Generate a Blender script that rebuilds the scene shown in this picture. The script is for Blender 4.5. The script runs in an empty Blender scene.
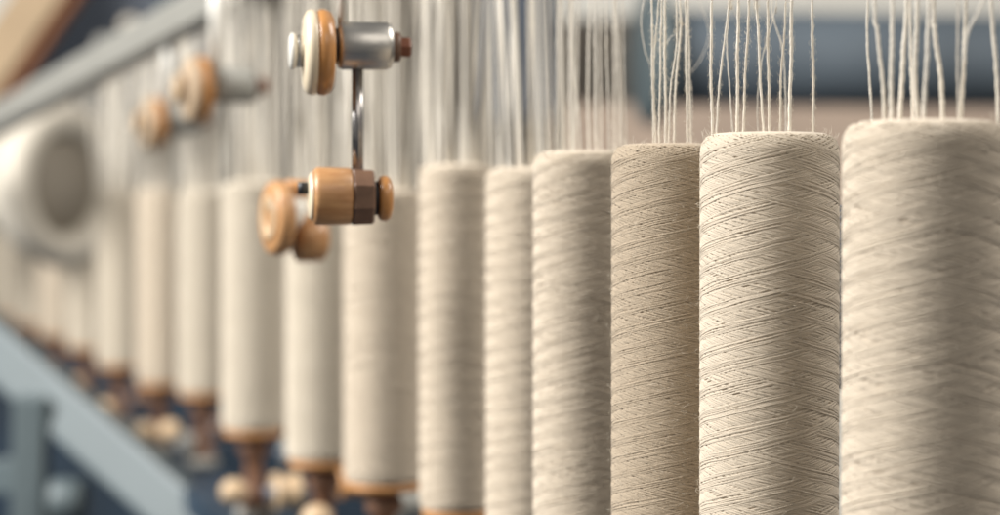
import bpy, math, random
import numpy as np
from mathutils import Vector, Matrix
rng = np.random.default_rng(7); random.seed(7)
PI = math.pi
sc = bpy.context.scene
C = sc.collection

# ------------------------------------------------------------------ camera
F = 85 / 36 * 1000                      # focal length in photo pixels
PITCH = math.atan(39.5 / F)
cam_d = bpy.data.cameras.new('camera'); cam = bpy.data.objects.new('camera', cam_d); C.objects.link(cam)
cam_d.lens = 85; cam_d.sensor_width = 36; cam_d.clip_start = .05; cam_d.clip_end = 60
cam.rotation_euler = (PI / 2 - PITCH, 0, 0)
cam_d.dof.use_dof = True; cam_d.dof.focus_distance = 1.068; cam_d.dof.aperture_fstop = 5.3
cam_d.dof.aperture_blades = 0
sc.camera = cam

def at(px, py, d):
    """point at depth d (metres along +Y) seen at photo pixel px, py"""
    xc = (px - 500) / F; yc = -(py - 257.5) / F
    fy, fz = math.cos(PITCH), -math.sin(PITCH)
    uy, uz = math.sin(PITCH), math.cos(PITCH)
    v = Vector((xc, fy + yc * uy, fz + yc * uz))
    return v * (d / v.y)

# ------------------------------------------------------------------ mesh helpers
class MB:
    def __init__(s): s.v = []; s.f = []; s.sm = []; s.n = 0
    def add(s, verts, faces, smooth=True):
        s.v.append(np.asarray(verts, dtype=np.float32).reshape(-1, 3))
        s.f.append(np.asarray(faces, dtype=np.int32) + s.n); s.sm.append(smooth); s.n += len(s.v[-1])
    def build(s, name, mat, parent=None, loc=None):
        me = bpy.data.meshes.new(name)
        V = np.concatenate(s.v); fs = s.f
        starts = []; loops = []; tot = []; smo = []; c = 0
        for f, sm in zip(fs, s.sm):
            k = f.shape[1]; n = len(f)
            starts.append(c + np.arange(n) * k); tot.append(np.full(n, k)); loops.append(f.ravel()); smo.append(np.full(n, sm)); c += n * k
        me.vertices.add(len(V)); me.vertices.foreach_set('co', V.ravel())
        L = np.concatenate(loops); me.loops.add(len(L)); me.loops.foreach_set('vertex_index', L)
        st = np.concatenate(starts); me.polygons.add(len(st)); me.polygons.foreach_set('loop_start', st.astype(np.int32))
        me.polygons.foreach_set('loop_total', np.concatenate(tot).astype(np.int32))
        me.update(calc_edges=True); me.validate()
        me.polygons.foreach_set('use_smooth', np.concatenate(smo)); me.update()
        me.materials.append(mat)
        o = bpy.data.objects.new(name, me); C.objects.link(o)
        if parent: o.parent = parent
        if loc is not None: o.location = loc
        return o

def grid_faces(rows, cols, close=True):
    r = np.arange(rows - 1)[:, None]; c = np.arange(cols if close else cols - 1)[None, :]
    a = r * cols + c; b = r * cols + (c + 1) % cols
    return np.stack([a, b, b + cols, a + cols], -1).reshape(-1, 4)

def strands(mb, P, N1, N2, r, sides=5, r2=None):
    """P (S,n,3) centre lines, N1/N2 (S,n,3) frames, r radius or (S,n)"""
    S, n, _ = P.shape
    a = np.arange(sides) / sides * 2 * PI
    r = np.broadcast_to(np.asarray(r, dtype=float), (S, n)); r2 = r if r2 is None else np.broadcast_to(r2, (S, n))
    V = P[:, :, None, :] + (r[:, :, None] * np.cos(a))[..., None] * N1[:, :, None, :] + (r2[:, :, None] * np.sin(a))[..., None] * N2[:, :, None, :]
    f = grid_faces(n, sides)
    Fs = (f[None] + (np.arange(S) * n * sides)[:, None, None]).reshape(-1, 4)
    mb.add(V.reshape(-1, 3), Fs)

def frames(P):
    T = np.gradient(P, axis=-2); T /= np.linalg.norm(T, axis=-1, keepdims=True) + 1e-12
    ref = np.zeros_like(T); ref[..., 1] = 1
    N1 = np.cross(T, ref); N1 /= np.linalg.norm(N1, axis=-1, keepdims=True) + 1e-9
    N2 = np.cross(T, N1)
    return N1, N2

def tube(mb, pts, r, sides=8, cap=False):
    P = np.array(pts, dtype=float)[None]
    N1, N2 = frames(P); strands(mb, P, N1, N2, r, sides)

def lathe(mb, prof, seg=48, axis='z', org=(0, 0, 0), smooth=True, phase=0):
    """profile: list of (h, r)"""
    a = np.arange(seg) / seg * 2 * PI + phase
    pr = np.array(prof, dtype=float)
    h = np.repeat(pr[:, 0][:, None], seg, 1); x = pr[:, 1][:, None] * np.cos(a); y = pr[:, 1][:, None] * np.sin(a)
    V = np.stack([x, y, h], -1) if axis == 'z' else np.stack([h, x, y], -1)
    mb.add(V.reshape(-1, 3) + np.array(org), grid_faces(len(pr), seg), smooth)

def rnd_prof(h0, h1, r, b, n=4, r0=0.0):
    """closed cylinder profile with rounded edges"""
    p = [(h0, r0)]
    for i in range(n + 1):
        t = i / n * PI / 2; p.append((h0 + b * (1 - math.sin(t)) if False else h0 + b - b * math.cos(t), r - b + b * math.sin(t)))
    for i in range(n + 1):
        t = i / n * PI / 2; p.append((h1 - b + b * math.sin(t), r - b + b * math.cos(t)))
    p.append((h1, r0)); return p

def box(mb, lo, hi, bev=0.0):
    lo = np.array(lo, float); hi = np.array(hi, float)
    c = (lo + hi) / 2; h = (hi - lo) / 2
    m = Matrix.Identity(4); obox(mb, c, h, np.eye(3), bev)

def obox(mb, c, h, R, bev=0.0):
    """box with chamfered edges: centre c, half sizes h, rows of R = axes"""
    import bmesh
    bm = bmesh.new(); bmesh.ops.create_cube(bm, size=2)
    for v in bm.verts: v.co = Vector((v.co.x * h[0], v.co.y * h[1], v.co.z * h[2]))
    if bev: bmesh.ops.bevel(bm, geom=list(bm.edges), offset=bev, segments=2, affect='EDGES', profile=.7)
    bmesh.ops.triangulate(bm, faces=bm.faces)
    V = np.array([v.co[:] for v in bm.verts]) @ np.array(R, float) + np.array(c, float)
    Fc = np.array([[v.index for v in f.verts] for f in bm.faces]); bm.free()
    mb.add(V, Fc, False)

def bar(mb, a, b, w, t, bev=.002, up=(0, -1, 0)):
    """rectangular bar from a to b, w across (picture plane), t thick (depth)"""
    a = np.array(a, float); b = np.array(b, float); d = b - a; L = np.linalg.norm(d); d /= L
    u = np.array(up, float); u -= u.dot(d) * d; u /= np.linalg.norm(u); s = np.cross(d, u)
    obox(mb, (a + b) / 2, (L / 2, w / 2, t / 2), np.stack([d, s, u]), bev)

def tag(o, label=None, cat=None, group=None, kind=None):
    if label: o['label'] = label
    if cat: o['category'] = cat
    if group: o['group'] = group
    if kind: o['kind'] = kind
    return o

def thing(name, loc, label, cat, group=None, rz=0):
    o = bpy.data.objects.new(name, None); C.objects.link(o); o.location = loc; o.rotation_euler = (0, 0, rz)
    o.empty_display_size = .01
    return tag(o, label, cat, group)

def copy_tree(o, parent=None):
    c = o.copy(); C.objects.link(c); c.parent = parent
    for ch in list(o.children): copy_tree(ch, c)
    return c

# ------------------------------------------------------------------ materials
def mat(name, col, rough=.6, metal=0, var=.12, scale=40, bump=0, bscale=200, sheen=0, coat=0, stretch=None, col2=None, spec=.5):
    m = bpy.data.materials.new(name); m.use_nodes = True; nt = m.node_tree; N = nt.nodes; L = nt.links
    b = N['Principled BSDF']; b.inputs['Roughness'].default_value = rough; b.inputs['Metallic'].default_value = metal
    b.inputs['Sheen Weight'].default_value = sheen; b.inputs['Coat Weight'].default_value = coat
    b.inputs['Specular IOR Level'].default_value = spec
    tc = N.new('ShaderNodeTexCoord'); mp = N.new('ShaderNodeMapping'); L.new(tc.outputs['Object'], mp.inputs[0])
    if stretch: mp.inputs['Scale'].default_value = stretch
    n = N.new('ShaderNodeTexNoise'); n.inputs['Scale'].default_value = scale; n.inputs['Detail'].default_value = 4
    L.new(mp.outputs[0], n.inputs['Vector'])
    r = N.new('ShaderNodeValToRGB'); c = np.array(col)
    c2 = np.array(col2) if col2 else c * (1 + var); c1 = c if col2 else c * (1 - var)
    r.color_ramp.elements[0].color = (*c1, 1); r.color_ramp.elements[1].color = (*np.minimum(c2, 1), 1)
    r.color_ramp.elements[0].position = .3; r.color_ramp.elements[1].position = .7
    L.new(n.outputs['Fac'], r.inputs[0]); L.new(r.outputs[0], b.inputs['Base Color'])
    if bump:
        n2 = N.new('ShaderNodeTexNoise'); n2.inputs['Scale'].default_value = bscale; n2.inputs['Detail'].default_value = 3
        L.new(mp.outputs[0], n2.inputs['Vector'])
        bp = N.new('ShaderNodeBump'); bp.inputs['Strength'].default_value = bump; bp.inputs['Distance'].default_value = .001
        L.new(n2.outputs['Fac'], bp.inputs['Height']); L.new(bp.outputs[0], b.inputs['Normal'])
    return m

M = {}
M['yarn'] = mat('wound_yarn', (.62, .535, .425), .85, var=.05, scale=90, stretch=(1, 1, 3), bump=.35, bscale=2600, sheen=.25, spec=.25)
M['yarn_b'] = mat('wound_flax_yarn', (.49, .40, .295), .9, var=.08, scale=900, bump=.7, bscale=2400, sheen=.2, spec=.2)
M['yarn_c'] = mat('pale_wound_yarn', (.60, .535, .435), .85, var=.04, scale=60, stretch=(1, 1, 8), bump=.3, bscale=1500, sheen=.25, spec=.25)
M['thread'] = mat('loose_thread', (.80, .75, .66), .8, var=.06, scale=300, bump=.3, bscale=2500, sheen=.3, spec=.3)
M['fibre'] = mat('fine_fibre', (.75, .68, .56), .7, var=.03)
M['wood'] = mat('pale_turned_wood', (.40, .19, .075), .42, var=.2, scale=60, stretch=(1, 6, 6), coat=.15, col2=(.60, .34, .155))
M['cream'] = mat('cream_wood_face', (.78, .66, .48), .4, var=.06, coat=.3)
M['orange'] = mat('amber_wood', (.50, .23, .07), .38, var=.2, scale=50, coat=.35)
M['brown'] = mat('walnut_brown', (.17, .095, .06), .4, var=.25, scale=90)
M['ring'] = mat('red_brown_wood', (.20, .075, .04), .35, var=.2)
M['dull'] = mat('dull_pale_wood', (.46, .34, .225), .6, var=.15)
M['shaft'] = mat('golden_brown_shaft', (.22, .115, .07), .6, var=.25)
M['base'] = mat('bobbin_base_wood', (.55, .27, .10), .5, var=.15)
M['steel'] = mat('brushed_steel', (.62, .60, .56), .33, metal=1, var=.08, scale=120, stretch=(.3, 8, 8), bump=.15, bscale=400)
M['rod'] = mat('polished_rod', (.42, .40, .39), .25, metal=1, var=.1)
M['white'] = mat('white_enamel', (.78, .76, .70), .35, var=.03, coat=.3)
M['black'] = mat('black_rubber', (.02, .02, .022), .5, var=.2)
M['grey'] = mat('grey_painted_metal', (.34, .335, .305), .5, var=.06, scale=8)
M['palegrey'] = mat('pale_green_grey_paint', (.105, .135, .145), .5, var=.06, scale=6)
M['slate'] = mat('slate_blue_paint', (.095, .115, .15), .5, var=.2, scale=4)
M['navy'] = mat('navy_machine_paint', (.016, .034, .058), .5, var=.3, scale=5)
M['roller'] = mat('dark_blue_grey_roller', (.075, .095, .115), .7, var=.2, scale=5)
M['tan'] = mat('tan_timber', (.50, .37, .235), .6, var=.12, scale=6)
M['rust'] = mat('rust_brown_edge', (.25, .105, .05), .6, var=.2)
M['bench'] = mat('brown_bench', (.40, .31, .245), .7, var=.1, scale=4)
M['wall'] = mat('dim_plaster', (.50, .44, .37), .9, var=.08, scale=1.5)
M['floor'] = mat('dark_floor', (.05, .06, .075), .7, var=.2, scale=2)
M['pale'] = mat('pale_panel', (.66, .65, .60), .6, var=.05, scale=3)
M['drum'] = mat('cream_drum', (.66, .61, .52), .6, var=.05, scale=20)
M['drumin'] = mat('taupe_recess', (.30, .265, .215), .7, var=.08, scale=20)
M['brass'] = mat('pale_brass', (.58, .42, .26), .5, var=.1, coat=.3)

# ------------------------------------------------------------------ bobbins
ZB = -.205                                # underside of every bobbin
def shoulder(z, H, b):
    """how much the radius pulls in near both ends"""
    t = np.clip((z - (H - b)) / b, 0, 1); u = np.clip((b - z) / b, 0, 1)
    return b * (1 - np.sqrt(np.clip(1 - t ** 2, 0, 1))) * .9 + .5 * b * (1 - np.sqrt(np.clip(1 - u ** 2, 0, 1)))

def winding(R, H, yr, ang, seg, seed, sides=5, amp=.35, drop=.05, band=.0085, flat=1.0):
    g = np.random.default_rng(seed)
    mb = MB(); pitch = 2 * PI * R * math.tan(math.radians(ang))
    b = R * .27
    K = int(pitch / (yr * 1.66)); n = int(H / pitch * seg) + 1
    z0 = .0005; Hh = H - .0012
    t = np.linspace(0, 1, n)[None, :]
    for d in (1, -1):
        th0 = (np.arange(K) + g.uniform(-.38, .38, K)) / K * 2 * PI
        keep = g.random(K) > drop; th0 = th0[keep][:, None]; k = len(th0)
        z = z0 + t * (Hh - z0) * np.ones((k, 1))
        th = th0 + d * 2 * PI * z / pitch
        ph = g.uniform(0, 6.28, (k, 3))
        z = z + yr * (.45 * np.sin(2.3 * th + ph[:, :1]) + .3 * np.sin(5.1 * th + ph[:, 1:2]) + .25 * np.sin(11.7 * th + ph[:, 2:]))
        z = np.clip(z, 0, H - .0008)
        nb = max(1, round(pitch / band)); bb = pitch / nb
        wob = .9 * np.sin(th + z * 60 + seed) + .5 * np.sin(2 * th - z * 140 + 1.1 * seed)
        mr = .5 + .5 * np.tanh(3.2 * (np.sin(th) - .25 + .35 * np.sin(z * 170 + seed) + .2 * np.sin(z * 410)))
        mp = np.sin(2 * PI * z / bb - nb * th + wob) + .35
        mm = -np.sin(2 * PI * z / bb + nb * th + wob) - .45
        m = np.tanh(3.0 * (mp * (1 - mr) + mm * mr))
        r = R - shoulder(z, H, b) + d * amp * yr * m + yr * g.uniform(-.2, .12, (k, 1)) + yr * .06 * np.sin(7 * th + ph[:, 1:2] * 3)
        P = np.stack([r * np.sin(th), -r * np.cos(th), z], -1)
        N1 = np.stack([np.sin(th), -np.cos(th), 0 * th], -1)
        T = np.gradient(P, axis=1); T /= np.linalg.norm(T, axis=-1, keepdims=True)
        N2 = np.cross(T, N1)
        w = yr * g.uniform(.88, 1.08, (k, 1)) * np.ones_like(z)
        strands(mb, P, N1, N2, w * flat, sides, w)
    # solid yarn beneath, with a dished top
    zs = np.linspace(0, H - .001, 40); rr = R - shoulder(zs, H, b) - yr * .72
    prof = [(0, .004)] + list(zip(zs, rr)) + [(H + .0001, rr[-1] * .93), (H + .0004, rr[-1] * .8), (H, rr[-1] * .5), (H - .001, .004)]
    lathe(mb, prof, 64)
    return mb

def fuzz(R, H, n, seed, ln=(.002, .0055), rad=.000045):
    g = np.random.default_rng(seed); mb = MB()
    th = g.uniform(0, 2 * PI, n)[:, None]; z = g.uniform(.002, H - .001, n)[:, None]
    ntop = n // 16; z[:ntop] = H - g.uniform(0, .004, (ntop, 1))
    L = g.uniform(*ln, (n, 1)); t = np.linspace(0, 1, 7)[None, :]
    r = R - shoulder(z, H, R * .27) - .0003 + L * np.sin(t * g.uniform(1.3, 3.0, (n, 1))) * g.uniform(.15, .6, (n, 1))
    dth = L / R * t * g.uniform(-1, 1, (n, 1)) + .02 * np.sin(t * 6) * g.uniform(-1, 1, (n, 1))
    zz = z + L * t * g.uniform(-.7, .8, (n, 1)) + (np.arange(n)[:, None] < ntop) * L * .5 * t
    a = th + dth
    P = np.stack([r * np.sin(a), -r * np.cos(a), zz], -1)
    N1, N2 = frames(P); strands(mb, P, N1, N2, rad, 3)
    return mb

# (centre px, px per metre, width px, top px)
BOB = [(924.5, 2500, 161, 122), (769.5, 2225, 137, 134), (672, 2095, 119, 145), (587, 1850, 106, 152), (533, 1640, 93, 168),
       (456.5, 1467, 73, 165), (384, 1330, 80, 190), (323, 1215, 73, 196), (253.5, 1065, 63, 181), (202, 880, 49, 190),
       (160, 830, 47, 189), (119, 740, 45, 192), (86, 650, 40, 196), (57, 590, 37, 199), (30, 530, 30, 203), (6, 480, 27, 205), (-16, 430, 25, 207)]
ORD = ['first', 'second', 'third', 'fourth', 'fifth', 'sixth', 'seventh', 'eighth', 'ninth', 'tenth', 'eleventh', 'twelfth',
       'thirteenth', 'fourteenth', 'fifteenth', 'sixteenth', 'seventeenth']
BL = ['large cream yarn bobbin nearest the camera, cut off by the right edge of the photo',
      'sharply focused cream yarn bobbin with silky crossed windings, second from the right',
      'coarser darker beige yarn bobbin in sharp focus, its right side behind the silky cream one',
      'cream bobbin with loose fibres on its shaded side, fourth from the right',
      'narrow visible strip of softly ribbed cream bobbin, fifth from the right',
      'slim soft cream bobbin with rounded top, sixth from the right',
      'shorter beige bobbin showing an orange wooden base, just right of the steel rod',
      'cream bobbin whose top is hidden behind the wooden rollers below the steel rod',
      'pale cream bobbin just left of the blurred wooden roller',
      'blurred cream bobbin, tenth from the right, above the reddish brown spindle']
G = 'yarn bobbins standing in a receding row'
bob = []
fine = {}
for i, (cx, s, w, top) in enumerate(BOB):
    d = F / s; R = w / s / 2; p = at(cx, 218, d)
    zt = at(cx, top, d).z; H = zt - ZB
    lab = BL[i] if i < len(BL) else 'blurred cream yarn bobbin, %s from the right in the receding row' % ORD[i]
    root = thing('yarn_bobbin', (p.x, d, ZB), lab, 'bobbin', G)
    Hy = H - .007
    if i == 0: y = winding(R, Hy, .00052, 14, 64, 11, amp=.34, band=.011).build('yarn_winding', M['yarn'], root)
    elif i == 1: y = winding(R, Hy, .00044, 14, 88, 5, amp=.27, drop=.012, band=.0088, sides=6).build('yarn_winding', M['yarn'], root)
    elif i == 2: y = winding(R, Hy, .00043, 13, 88, 9, amp=.26, drop=.015, band=.0080, sides=6).build('yarn_winding', M['yarn_b'], root)
    elif i == 3: y = winding(R, Hy, .00048, 15, 64, 21, amp=.4, drop=.06, band=.009).build('yarn_winding', M['yarn'], root)
    elif i < 7: y = winding(R, Hy, .00060, 12, 40, 30 + i, amp=.4, drop=.07, band=.0105, sides=4).build('yarn_winding', M['yarn'], root)
    else:
        if 'far' not in fine: fine['far'] = winding(.03, .23, .0009, 11, 32, 50, amp=.4, sides=4).build('yarn_winding', M['yarn_c'], root); y = fine['far']
        else: 
            y = fine['far'].copy(); C.objects.link(y); y.parent = root
            if i in (10, 13): y.data = y.data.copy(); y.data.materials[0] = M['yarn']
        y.scale = (R / .03, R / .03, Hy / .23); y.rotation_euler = (0, 0, i * 1.3)
    y.location = (0, 0, .007)
    if i < 6:
        f = fuzz(R, Hy, [700, 1700, 1900, 1600, 500, 300][i], 70 + i, rad=[.00006, .00005, .00005, .00006, .00008, .00008][i])
        f = f.build('loose_fibres', M['fibre'], root, (0, 0, .007)); f['kind'] = 'stuff'
    mb = MB(); lathe(mb, [(0, .004), (0, R * .86), (.0015, R * .93), (.0055, R * .95), (.0065, R * .9), (.0065, .004)], 40)
    mb.build('wooden_base', M['base'], root)
    bob.append(dict(x=p.x, y=d, R=R, zt=zt, s=s, cx=cx, top=top))

# ------------------------------------------------------------------ spindles under the bobbins
SG = 'spindles below the bobbins'
KN = {6: (12, .045), 7: (-4, .040), 8: (-17, .049), 9: (-29, .035), 10: (-12, .05), 11: (-10, .05), 12: (-8, .05)}
first = None
for i in range(17):
    b = bob[i]
    lab = 'brown spindle with pale knob under the %s bobbin from the right' % ORD[i]
    if first is None:
        root = thing('spindle', (b['x'], b['y'], ZB - .078), lab, 'spindle', SG); first = root
        mb = MB(); lathe(mb, [(.0, .003), (0, .0125), (.02, .0125), (.024, .009), (.06, .0085), (.062, .014), (.070, .014), (.0775, .010), (.0775, .003)], 28)
        mb.build('shaft', M['shaft'], root)
        mb = MB(); lathe(mb, [(.0, .003), (0, .018), (.009, .018), (.0115, .0155), (.0115, .003)], 28)
        mb.build('collar', M['grey'], root)
        mb = MB(); pr = [(-.012 * math.cos(a), .0008 + .0125 * math.sin(a)) for a in np.linspace(0, PI, 14)]
        lathe(mb, pr, 24); mb.build('knob', M['brass'], root)
    else: root = copy_tree(first); root['label'] = lab
    root.location = (b['x'], b['y'], ZB - .078)
    dx, dz = KN.get(i, (-12, .045))
    for ch in root.children:
        if ch.name.startswith('knob'): ch.location = (dx / b['s'], -.026, .078 - dz)
# rail the spindles stand on
A, B_ = bob[0], bob[16]
dirv = Vector((B_['x'] - A['x'], B_['y'] - A['y'], 0)).normalized()
a = Vector((A['x'], A['y'], 0)) - dirv * .5; b = Vector((B_['x'], B_['y'], 0)) + dirv * 2
zr = ZB - .078
mb = MB(); bar(mb, (a.x, a.y, zr - .0165), (b.x, b.y, zr - .0165), .026, .07, .003, up=(-dirv.y, dirv.x, 0))
mb.build('spindle_rail', M['navy']); r_ = bpy.data.objects['spindle_rail']
tag(r_, 'dark blue machine rail running below the row of bobbins', 'rail')

# ------------------------------------------------------------------ threads
TG = 'threads rising from the bobbins'
def smooth_path(pts, n):
    """pts (k,3), Catmull-Rom through them"""
    P = np.array(pts, float); k = len(P)
    if k == 2: t = np.linspace(0, 1, n)[:, None]; return P[0] * (1 - t) + P[1] * t
    Q = np.vstack([2 * P[0] - P[1], P, 2 * P[-1] - P[-2]]); out = []
    for u in np.linspace(0, k - 1 - 1e-6, n):
        j = int(u); t = u - j; p0, p1, p2, p3 = Q[j:j + 4]
        out.append(.5 * (2 * p1 + (p2 - p0) * t + (2 * p0 - 5 * p1 + 4 * p2 - p3) * t * t + (3 * p1 - p0 - 3 * p2 + p3) * t ** 3))
    return np.array(out)

def thread(pts, label, width=.0017, crisp=True, seed=0, fz=True, group=TG, name='thread', pitch=.0030):
    width *= .78 if crisp else 1
    g = np.random.default_rng(1000 + seed)
    org = np.array(pts[0]); pts = np.array(pts) - org
    Ln = np.linalg.norm(np.diff(pts, axis=0), axis=1).sum()
    mb = MB()
    if crisp:
        n = int(Ln / pitch * 9); P = smooth_path(pts, n)
        zz = np.linspace(0, Ln, n)
        P[:, 0] += .00006 * np.sin(zz * 420 + seed) + .00012 * np.sin(zz * 97 + 2 * seed); P[:, 1] += .0001 * np.sin(zz * 130 + seed)
        N1, N2 = frames(P)
        pr = width * .29; off = width * .23
        ph = 2 * PI * zz / pitch + .6 * np.sin(zz * 300 + seed) + seed
        wv = 1 + .12 * np.sin(zz * 510 + 3 * seed) + .1 * np.sin(zz * 1330 + seed)
        for q in (0, PI):
            Pq = P + off * (np.cos(ph + q)[:, None] * N1 + np.sin(ph + q)[:, None] * N2)
            a, b = frames(Pq); strands(mb, Pq[None], a[None], b[None], (pr * wv)[None], 6)
    else:
        P = smooth_path(pts, 26); N1, N2 = frames(P); strands(mb, P[None], N1[None], N2[None], width * .47, 7)
    o = mb.build(name, M['thread'], None, org)
    tag(o, label, 'thread', group)
    if crisp and fz:
        nf = int(Ln * 2600); idx = g.integers(0, n, nf)
        t = np.linspace(0, 1, 6)[None, :]; L = g.uniform(.0008, .0030, (nf, 1)); a = g.uniform(0, 2 * PI, (nf, 1)); c = g.uniform(-2.2, 2.2, (nf, 1))
        rr = width * .3 + L * np.sin(t * 1.6) * .55
        Q = P[idx][:, None, :] + np.stack([rr * np.cos(a + c * t * .5), rr * np.sin(a + c * t * .5), L * t * g.uniform(-.9, .9, (nf, 1))], -1)
        N1, N2 = frames(Q); m2 = MB(); strands(m2, Q, N1, N2, .00004, 3)
        h = m2.build('fuzz', M['fibre'], o); h['kind'] = 'stuff'
    return o

def px_thread(i, xs, label, dy=0, **kw):
    """xs: list of (px, py) from the bobbin top upwards"""
    b = bob[i]; d = b['y'] + dy
    pts = []
    x0, y0 = xs[0]
    pts.append((at(x0, y0, d).x, d, b['zt'] - .004))
    for (x, y) in xs[1:]: pts.append(tuple(at(x, y, d)))
    # carry on upwards out of the frame in the same direction
    e = Vector(pts[-1]) - Vector(pts[-2]); e /= max(e.z, 1e-3)
    if kw.pop('up', True): pts.append(tuple(Vector(pts[-1]) + Vector((e.x * .3, 0, 1)) * .12))
    return thread(pts, label, **kw)

T2 = [([(712.5, 140), (711, 60), (712, -10)], .0017), ([(715.8, 140), (721, 68), (730, 0), (731, -12)], .0012),
      ([(737.4, 140), (737.6, 60), (738.5, -10)], .0019), ([(742.6, 140), (746, 60), (749.5, -10)], .0015),
      ([(764, 140), (759.5, 60), (756.5, 0), (756, -12)], .0015), ([(770, 140), (768, 55), (767.7, -10)], .0017),
      ([(779.6, 140), (781.5, 70), (786.5, -10)], .0013), ([(789, 140), (791, 60), (791.6, -10)], .0021),
      ([(813.5, 140), (813, 60), (811.8, -10)], .0016)]
for k, (xs, wd) in enumerate(T2):
    px_thread(1, xs, 'twisted cream thread, %s from the left above the silky bobbin second from the right' % ORD[k],
              dy=[.006, -.004, 0, .01, -.008, .012, .004, -.01, .002][k], width=wd, seed=k)
for k, (xs, wd) in enumerate([([(734.5, 140), (730, 95), (727, 40), (729, -10)], .0009), ([(760, 140), (757, 110), (762, 60), (775, 10), (777, -10)], .0007),
                              ([(786, 140), (784, 60), (774, 20), (771, -10)], .0009)]):
    px_thread(1, xs, 'faint slack thread, %s from the left behind the twisted threads of the silky bobbin' % ORD[k],
              dy=.055 + .02 * k, width=wd, seed=20 + k, fz=False)
T3 = [([(654, 150), (652.5, 70), (652, -10)], .0013), ([(655.6, 150), (654, 60), (659, -10)], .0009), ([(659, 150), (660.3, 60), (661.5, -10)], .0012),
      ([(665.8, 150), (665, 60), (664.8, -10)], .0016), ([(668, 150), (671, 88), (677, 38), (676, -10)], .0010),
      ([(674, 150), (676, 80), (681, 30), (680, -10)], .0014), ([(688, 150), (686.6, 70), (686, -10)], .0015), ([(691.2, 150), (689.5, 70), (688.5, -10)], .0010)]
for k, (xs, wd) in enumerate(T3):
    px_thread(2, xs, 'fine cream thread, %s from the left above the coarser beige bobbin' % ORD[k],
              dy=[0, .01, -.006, .004, -.01, .008, 0, .012][k], width=wd, seed=40 + k)
def loose(pts, d, label, width=.0006, seed=0):
    P = [tuple(at(x, y, d)) for x, y in pts]
    return thread(P, label, width=width, seed=seed, fz=False, group=None, name='loose_thread')
loose([(651, 66), (645, 52), (641.5, 30), (641.5, 15), (646, -6)], 1.19, 'thin curled thread bowing out left of the fine threads above the beige bobbin', .0007, 60)
loose([(666, 44), (671, 37), (676, 33), (679, 18)], 1.18, 'short stray fibre crossing between the fine threads above the beige bobbin', .0006, 61)
loose([(692, 72), (702, 57), (708.5, 38), (707, 22), (700, 5), (700, -8)], 1.27, 'thin thread looping in a wide arc between the two sharp thread bundles', .0006, 62)
loose([(690, 152), (691, 95), (686, 50), (687, 5), (686, -8)], 1.23, 'thin kinked thread behind the right end of the beige bobbin threads', .0006, 63)
T4 = [([(581, 160), (577, 95), (573.5, 60), (574, -10)], .0011, 1, -.02), ([(611, 200), (609.5, 140), (607, 60), (606, -10)], .0011, 1, -.024),
      ([(564, 160), (562, -10)], .0016, 0, .02), ([(571, 160), (569, -10)], .0018, 0, 0), ([(589, 160), (588, 70), (590, -10)], .0017, 0, .01),
      ([(596, 160), (595, -10)], .0018, 0, -.01), ([(601, 160), (600, -10)], .0014, 0, .02), ([(615, 160), (614, -10)], .0018, 0, .015), ([(621, 160), (619, 60), (616, -10)], .0021, 0, .02),
      ([(575, 160), (579, -10)], .0014, 0, .024), ([(626, 160), (622, -10)], .0014, 0, .02), ([(556, 160), (557, -10)], .0012, 0, .02)]
for k, (xs, wd, cr, dy) in enumerate(sorted(T4, key=lambda t: t[0][0][0])):
    px_thread(3, xs, 'cream thread, %s from the left above the bobbin fourth from the right' % ORD[k],
              dy=dy, width=wd, seed=80 + k, crisp=True, fz=cr == 1)
T1 = [([(884.7, 130), (882, 75), (877, 30), (874.5, -10)], .0019), ([(891, 130), (891.5, 60), (893, -10)], .0023), ([(899.5, 130), (903, 60), (907, -10)], .0025),
      ([(917.5, 130), (915, 60), (918, -10)], .0026), ([(923, 130), (927, 50), (929, -10)], .0021), ([(944, 130), (940, 70), (934.5, 30), (934, -10)], .0026), ([(958.5, 130), (957.5, -10)], .0012),
      ([(960.5, 130), (964, 60), (966, -10)], .0024), ([(999, 130), (996, 60), (991, -10)], .0022), ([(913, 130), (911, 60), (910, -10)], .0015)]
for k, (xs, wd) in enumerate(sorted(T1, key=lambda t: t[0][0][0])):
    px_thread(0, xs, 'soft pale thread, %s from the left above the nearest bobbin at the right edge' % ORD[k],
              dy=[0, -.01, .01, .02, 0, -.02, .01, -.018, .012, .0][k], width=wd, seed=100 + k, fz=False)
loose([(963, 60), (968, 32), (980, 8), (990, -12)], .91, 'pale thread slanting to the upper right behind the threads of the nearest bobbin', .0016, 120)
loose([(874, 150), (870, 82), (867, 40), (868, -10)], 1.0, 'faint hanging thread left of the threads of the nearest bobbin', .0014, 121)
BN = ['', '', '', '', 'half hidden fifth bobbin from the right', 'slim sixth bobbin from the right', 'short bobbin right of the steel rod',
      'bobbin behind the wooden rollers', 'pale bobbin left of the blurred wooden roller']
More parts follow.
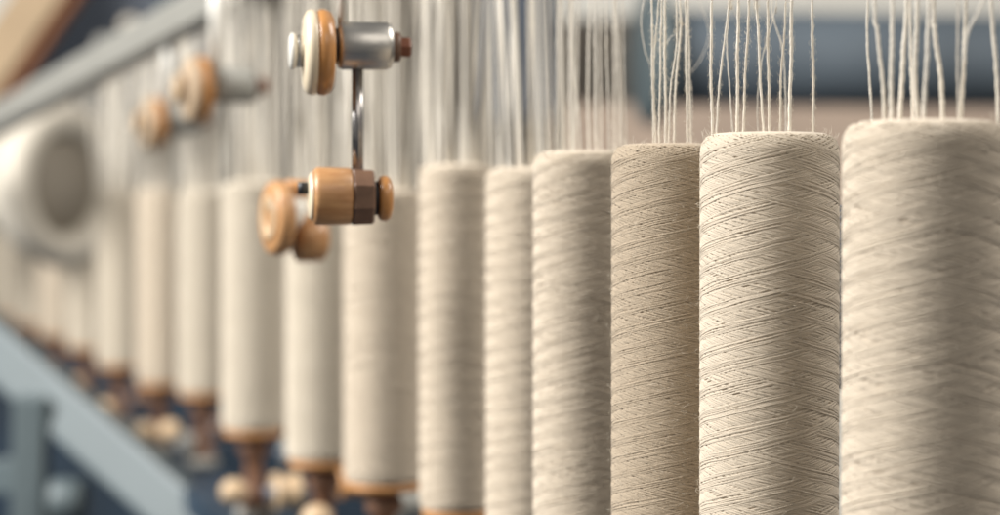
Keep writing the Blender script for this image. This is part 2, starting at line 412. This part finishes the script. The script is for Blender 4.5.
for i in range(4, 17):
    b = bob[i]; g = np.random.default_rng(300 + i)
    n = 18 if i < 6 else 24 if i < 12 else 11
    lab = 'one of the soft beige threads above the ' + (BN[i] if i < 9 else 'blurred %s bobbin from the right' % ORD[i])
    xs = np.linspace(-.86, .86, n) + g.uniform(-.07, .07, n)
    for k in range(n):
        x = xs[k] * b['R']; yy = g.uniform(-.8, .8) * math.sqrt(max(0, 1 - xs[k] ** 2)) * b['R']
        ztop = max(.26, 218 / b['s'] * 1.35); lean = g.uniform(-.013, .013) + xs[k] * .006
        if i >= 9:
            pxx = 500 + (b['x'] + x) / b['y'] * F
            ztop = at(pxx, 152 - .547 * (pxx + 60), b['y']).z
        zb = b['zt'] - .003; zm = (zb + ztop) / 2
        pts = [(b['x'] + x, b['y'] + yy, zb), (b['x'] + x + lean * .35 + g.uniform(-.002, .002), b['y'] + yy, zb + (zm - zb) * .9), (b['x'] + x + lean, b['y'] + yy, ztop)]
        thread(pts, lab, width=g.uniform(.0014, .0034), crisp=False, seed=k)

# ------------------------------------------------------------------ thread tension assembly on its steel rod
def tensioner(px, py, d, S, label, lower=True, rz=9):
    p = at(px, py, d); u = 1 / 1816.0
    root = thing('thread_tensioner', (p.x, p.y, p.z), label, 'thread tensioner', 'wood and steel thread tensioners', math.radians(rz))
    X = lambda v: (v - 356) * u
    def part(name, m, prof, dz=0, seg=40, par=None, smooth=True, phase=0, dx=0):
        mb = MB(); lathe(mb, [(X(h), r * u) for h, r in prof], seg, 'x', (0, 0, dz * u), smooth, phase)
        return mb.build(name, m, par or root)
    part('steel_body', M['steel' if lower else 'grey'], [(337, .5), (337, 17), (339, 22), (342, 24), (386, 24), (391, 22), (393, 18), (393, .5)])
    part('neck', M['black'], [(330, .5), (330, 15), (334, 17), (337, 17.5), (337, .5)])
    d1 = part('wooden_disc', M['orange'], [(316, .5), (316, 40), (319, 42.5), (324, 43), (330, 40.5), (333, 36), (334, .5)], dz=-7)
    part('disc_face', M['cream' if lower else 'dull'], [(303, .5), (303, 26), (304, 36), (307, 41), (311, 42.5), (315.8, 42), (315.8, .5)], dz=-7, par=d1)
    k = part('knob', M['steel' if lower else 'brown'], [(296, .5), (296, 16), (304, 16), (304, .5)], dz=-6)
    part('knob_cap', M['white' if lower else 'brass'], [(289, .5), (289.4, 15), (291, 18), (293.5, 18.5), (295.8, 17), (295.8, .5)], dz=-6, par=k)
    part('washer', M['brown'], [(393, .5), (393, 14), (394, 15), (399, 15), (400, 13.5), (400, .5)], dz=-1)
    part('bolt', M['ring'], [(400, .5), (400, 11), (409, 11), (411, 9), (411, .5)], seg=6, smooth=False, dz=-1)
    mb = MB(); L0, L1 = (-142, -22)
    RR = 6 if lower else 4
    if not lower: L0 = -125
    lathe(mb, [(L0 * u, .3 * u), (L0 * u, RR * u), (L1 * u, RR * u), (L1 * u, .3 * u)], 20, 'z', (X(357.5), 0, 0)); mb.build('rod', M['rod' if lower else 'grey'], root)
    mb = MB(); RU = 5 if lower else 8
    lathe(mb, [(20 * u, .3 * u), (20 * u, RU * u), (150 * u, RU * u), (150 * u, .3 * u)], 20, 'z', (X(343), 0, 0)); mb.build('upper_rod', M['white'], root)
    if lower:
        z = -150
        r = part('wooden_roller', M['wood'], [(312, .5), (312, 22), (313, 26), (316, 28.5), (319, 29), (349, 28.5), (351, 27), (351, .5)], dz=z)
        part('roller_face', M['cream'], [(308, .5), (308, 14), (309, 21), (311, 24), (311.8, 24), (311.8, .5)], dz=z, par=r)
        part('bolt', M['black'], [(298, .5), (298, 6), (307.8, 6), (307.8, .5)], dz=z + 8)
        part('collar', M['brown'], [(351.5, .5), (351.5, 28.5), (353, 30), (371, 29), (373, 27), (373, .5)], dz=z - 1, seg=8, smooth=False, phase=.39)
        part('spacer', M['black'], [(373, .5), (373, 17), (378, 17), (378, .5)], dz=z - 2)
        part('end_knob', M['orange'], [(378, .5), (378, 19), (380, 22), (386, 23), (390, 20.5), (392, 15), (392.5, .5)], dz=z - 2)
    root.scale = (S, S, S)
    return root
tensioner(356, 46, 1.2, .923, 'wooden disc and steel clamp on a rod with a wooden roller at its lower end')
tensioner(226, 85, 2.0, 1.2, 'blurred wooden disc and grey clamp left of the focused steel clamp', lower=False, rz=20)
tensioner(176, 120, 2.45, 1.15, 'strongly blurred brown disc clamp under the grey rail, leftmost of the three clamps', lower=False, rz=20)

# blurred wooden roller behind the lower end of the rod
p = at(292, 218, 1.52); u = 1 / (F / 1.52)
root = thing('wooden_roller', p, 'blurred pale wooden roller with round flange, just left of the clamp at the rod end', 'roller', rz=math.radians(24))
def lp(name, m, prof, org=(0, 0, 0), par=None):
    mb = MB(); lathe(mb, [(h * u, r * u) for h, r in prof], 40, 'x', tuple(np.array(org) * u)); return mb.build(name, m, par or root)
fl = lp('flange', M['wood'], [(-24, .5), (-24, 32), (-22, 36), (-15, 38), (-8, 36), (-6, 30), (-6, .5)])
lp('flange_recess', M['brass'], [(-26, 20), (-26, 12), (-24.2, 10), (-24.2, 24), (-26, 20)], par=fl)
lp('hub', M['white'], [(-6, .5), (-6, 20), (8, 17), (8, .5)], (0, 0, 4))
lp('barrel', M['wood'], [(4, .5), (4, 20), (7, 24), (30, 24), (33, 20), (33, .5)], (0, 0, -20))
lp('top_peg', M['base'], [(-6, .5), (-6, 9), (18, 9), (18, .5)], (0, 0, 29))

# ------------------------------------------------------------------ rails and machine frame around the row
mb = MB(); bar(mb, at(-60, 152, 3.3), at(300, -45, 2.15), .031, .05, .004)
tag(mb.build('guide_rail', M['grey']), 'grey flat guide rail slanting down to the left above the blurred bobbins', 'rail')

root = thing('textile_loom', at(20, 515, 2.6), 'pale grey slanting machine frame with an upright at lower left', 'loom')
o0 = np.array(root.location)
def fpart(name, m, a, b, w, t):
    mb = MB(); bar(mb, np.array(a) - o0, np.array(b) - o0, w, t, .006); return mb.build(name, m, root)
fpart('diagonal_brace', M['palegrey'], at(-30, 325, 2.75), at(260, 580, 2.45), .056, .05)
fpart('upright', M['palegrey'], at(32, 395, 2.63), at(28, 640, 2.63), .036, .045)
fpart('crosspiece', M['palegrey'], at(-60, 480, 2.8), at(24, 474, 2.7), .040, .03)
mb = MB(); pr = [(-.02, .001), (-.02, .020), (-.016, .024), (.016, .024), (.02, .02), (.02, .001)]
lathe(mb, pr, 32, 'x', tuple(np.array(at(68, 500, 2.6)) - o0)); mb.build('bearing', M['palegrey'], root)

# cream drum seen at the far left
p = at(52, 185, 3.5)
root = thing('yarn_drum', p, 'large blurred cream drum with a hollow taupe centre at the left edge', 'drum', rz=math.radians(58))
mb = MB(); ro, ri = .122, .072
cr = .025; rm = ro - cr
prof = [(.03, ro - .02)] + [(-.02 + .0, ro)] + [(-.02 - cr * math.sin(a), rm + cr * math.cos(a)) for a in np.linspace(.15, PI - .1, 14)] + [(.02, ri), (.10, ri)]
mb = MB()
a_ = np.arange(72) / 72 * 2 * PI; pr = np.array(prof)
Vv = np.stack([pr[:, 1][:, None] * np.cos(a_), np.repeat(pr[:, 0][:, None], 72, 1), pr[:, 1][:, None] * np.sin(a_)], -1)
mb.add(Vv.reshape(-1, 3), grid_faces(len(pr), 72)); mb.build('rim', M['drum'], root)
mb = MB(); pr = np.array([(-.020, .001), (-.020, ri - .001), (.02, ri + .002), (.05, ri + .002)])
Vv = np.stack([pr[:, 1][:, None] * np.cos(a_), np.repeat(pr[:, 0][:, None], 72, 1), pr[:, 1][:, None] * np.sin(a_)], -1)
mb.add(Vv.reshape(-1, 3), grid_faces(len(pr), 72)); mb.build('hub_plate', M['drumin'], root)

# dark cord seen in the slit between the two front bobbins
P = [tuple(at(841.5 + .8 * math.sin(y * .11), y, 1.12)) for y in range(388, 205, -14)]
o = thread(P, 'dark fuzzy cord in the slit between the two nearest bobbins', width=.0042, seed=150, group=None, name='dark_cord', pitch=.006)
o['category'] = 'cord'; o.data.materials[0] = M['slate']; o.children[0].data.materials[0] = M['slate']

# pulleys on a shaft behind the spindles
for k, (x, y, d, rr, m, lab) in enumerate([(408, 503, 1.95, .016, 'grey', 'blurred grey pulley below the short bobbin with the orange base'), (352, 484, 2.1, .013, 'base', 'blurred brown pulley low between the two orange based bobbins'),
        (296, 452, 2.4, .015, 'grey', 'blurred grey pulley low beside the pale bobbin'), (286, 492, 2.2, .018, 'brass', 'blurred pale brass pulley at the bottom left of the orange based bobbins'), (224, 428, 2.8, .014, 'brown', 'blurred dark brown pulley beside the reddish spindle'),
        (190, 445, 2.9, .017, 'grey', 'blurred grey pulley behind the reddish spindle above the slanting brace'), (140, 398, 3.5, .016, 'brown', 'blurred brown pulley above the slanting brace')]):
    root = thing('pulley', at(x, y, d), lab, 'pulley', 'pulleys behind the spindles', math.radians(20))
    mb = MB(); lathe(mb, [(-.012, .001), (-.012, rr), (-.008, rr), (-.003, rr * .8), (.003, rr * .8), (.008, rr), (.012, rr), (.012, .001)], 32, 'x'); mb.build('wheel', M[m], root)
    mb = MB(); lathe(mb, [(-.02, .001), (-.02, rr * .35), (.05, rr * .35), (.05, .001)], 16, 'x'); mb.build('axle', M['slate'], root)
# ------------------------------------------------------------------ background
def panel(name, m, x0, y0, x1, y1, d, t, label, cat, kind=None, bev=.01):
    a = at(x0, y1, d); b = at(x1, y0, d); mb = MB(); box(mb, (a.x, d, a.z), (b.x, d + t, b.z), bev)
    return tag(mb.build(name, m), label, cat, kind=kind)
mb = MB(); box(mb, (-9, 8, -1.6), (9, 8.1, 3.5)); tag(mb.build('back_wall', M['wall']), kind='structure')
mb = MB(); box(mb, (-9, -3, -1.7), (9, 8.5, -1.5)); tag(mb.build('floor', M['floor']), kind='structure')
# long roller across the upper right with a pale end flange
p = at(655, 58, 3.8)
root = thing('machine_roller', p, 'dark blue grey machine roller lying across behind the front threads', 'roller', rz=math.radians(9))
k = 1 / (F / 3.8)
def rp(name, m, prof, par=None):
    mb = MB(); lathe(mb, [(h * k, r * k) for h, r in prof], 56, 'x'); return mb.build(name, m, par or root)
rp('barrel', M['roller'], [(10, .5), (10, 45), (12, 47), (900, 47), (900, .5)])
rp('end_flange', M['palegrey'], [(-14, .5), (-14, 58), (-10, 66), (-2, 68), (4, 66), (9.5, 58), (9.5, .5)])
panel('work_table', M['bench'], 560, 103, 1500, 215, 4.6, .5, 'brown blurred table edge behind the front bobbins', 'table')
panel('light_panel', M['pale'], 560, -260, 1500, 20, 5.4, .1, 'pale blurred panel at the top right behind the threads', 'panel')
panel('machine_cabinet', M['slate'], -700, -300, 232, 118, 5.6, .6, 'slate blue machine cabinet at the top left behind the grey rail', 'cabinet')
panel('machine_column', M['slate'], 478, -300, 560, 120, 5.6, .4, 'slate blue machine column behind the threads of the middle bobbins', 'column')
panel('textile_machine', M['navy'], -700, 306, 628, 900, 5.0, .9, 'dark navy machine base behind the lower left frame', 'machine')
panel('storage_crate', M['pale'], 700, 300, 1400, 700, 4.9, .5, 'pale grey box seen in the slit between the front bobbins', 'box')
# timber beam at the top left corner
root = thing('timber_beam', at(20, 30, 4.0), 'tan timber beam with rusty edge slanting across the top left corner', 'beam')
o0 = np.array(root.location)
mb = MB(); bar(mb, np.array(at(-92, 190, 4.2)) - o0, np.array(at(128, -130, 3.9)) - o0, .075, .06, .006); mb.build('plank', M['tan'], root)
mb = MB(); bar(mb, np.array(at(-68, 206, 4.2)) - o0, np.array(at(156, -120, 3.9)) - o0, .020, .05, .004); mb.build('edge_strip', M['rust'], root)
panel('window_shade', M['pale'], -200, -200, 22, 60, 5.2, .08, 'pale panel in the top left corner behind the timber beam', 'panel')
for k, (x, y, r, m, lab) in enumerate([(131, 27, 10, 'drum', 'blurred pale pink knob above the grey rail'), (166, 2, 9, 'palegrey', 'blurred grey knob at the top edge above the grey rail'),
                                       (106, 48, 12, 'grey', 'dim grey knob left of the pale pink one above the rail')]):
    p = at(x, y, 4.4); u = 1 / (F / 4.4)
    root = thing('thread_guide', p, lab, 'thread guide')
    mb = MB(); pr = np.array([(0, .1), (0, r * .7), (2, r * .95), (6, r), (9, r * .8), (10, r * .3)]) * u
    Vv = np.stack([pr[:, 1][:, None] * np.cos(a_), np.repeat(-pr[:, 0][:, None], 72, 1), pr[:, 1][:, None] * np.sin(a_)], -1)
    mb.add(Vv.reshape(-1, 3), grid_faces(len(pr), 72)); mb.build('cap', M[m], root)
    mb = MB(); Vv = np.stack([2.5 * u * np.cos(a_[::6])[None] * np.ones((2, 1)), np.array([[0.0] * 12, [1.15] * 12]), 2.5 * u * np.sin(a_[::6])[None] * np.ones((2, 1))], -1)
    mb.add(Vv.reshape(-1, 3), grid_faces(2, 12)); mb.build('stem', M['rod'], root)

# ------------------------------------------------------------------ light
def area(name, loc, target, size, sy, power, col):
    l = bpy.data.lights.new(name, 'AREA'); l.shape = 'RECTANGLE'; l.size = size; l.size_y = sy; l.energy = power; l.color = col
    o = bpy.data.objects.new(name, l); C.objects.link(o); o.location = loc
    o.rotation_euler = (Vector(target) - Vector(loc)).to_track_quat('-Z', 'Y').to_euler(); return o
area('window_light', (-3.0, .9, 2.0), (-.2, 1.7, 0), 1.7, 1.5, 305, (1, .975, .935))
area('fill_light', (1.2, -1.5, 2.2), (0, 3.5, 0), 2.5, 1.5, 26, (1, .93, .84))  # added weak warm fill from the camera side, not a real lamp of the hall
area('far_fill_light', (1.6, 1.6, 1.6), (-.5, 3.2, 0), 1.2, 1.0, 50, (1, .94, .86))  # added fill lamp that brightens the right sides of the far bobbins
w = bpy.data.worlds.new('World'); sc.world = w; w.use_nodes = True
w.node_tree.nodes['Background'].inputs[0].default_value = (1, .97, .93, 1)
w.node_tree.nodes['Background'].inputs[1].default_value = .21
sc.render.engine = 'CYCLES'
sc.view_settings.view_transform = 'Standard'; sc.view_settings.look = 'None'; sc.view_settings.exposure = 0; sc.view_settings.gamma = 1
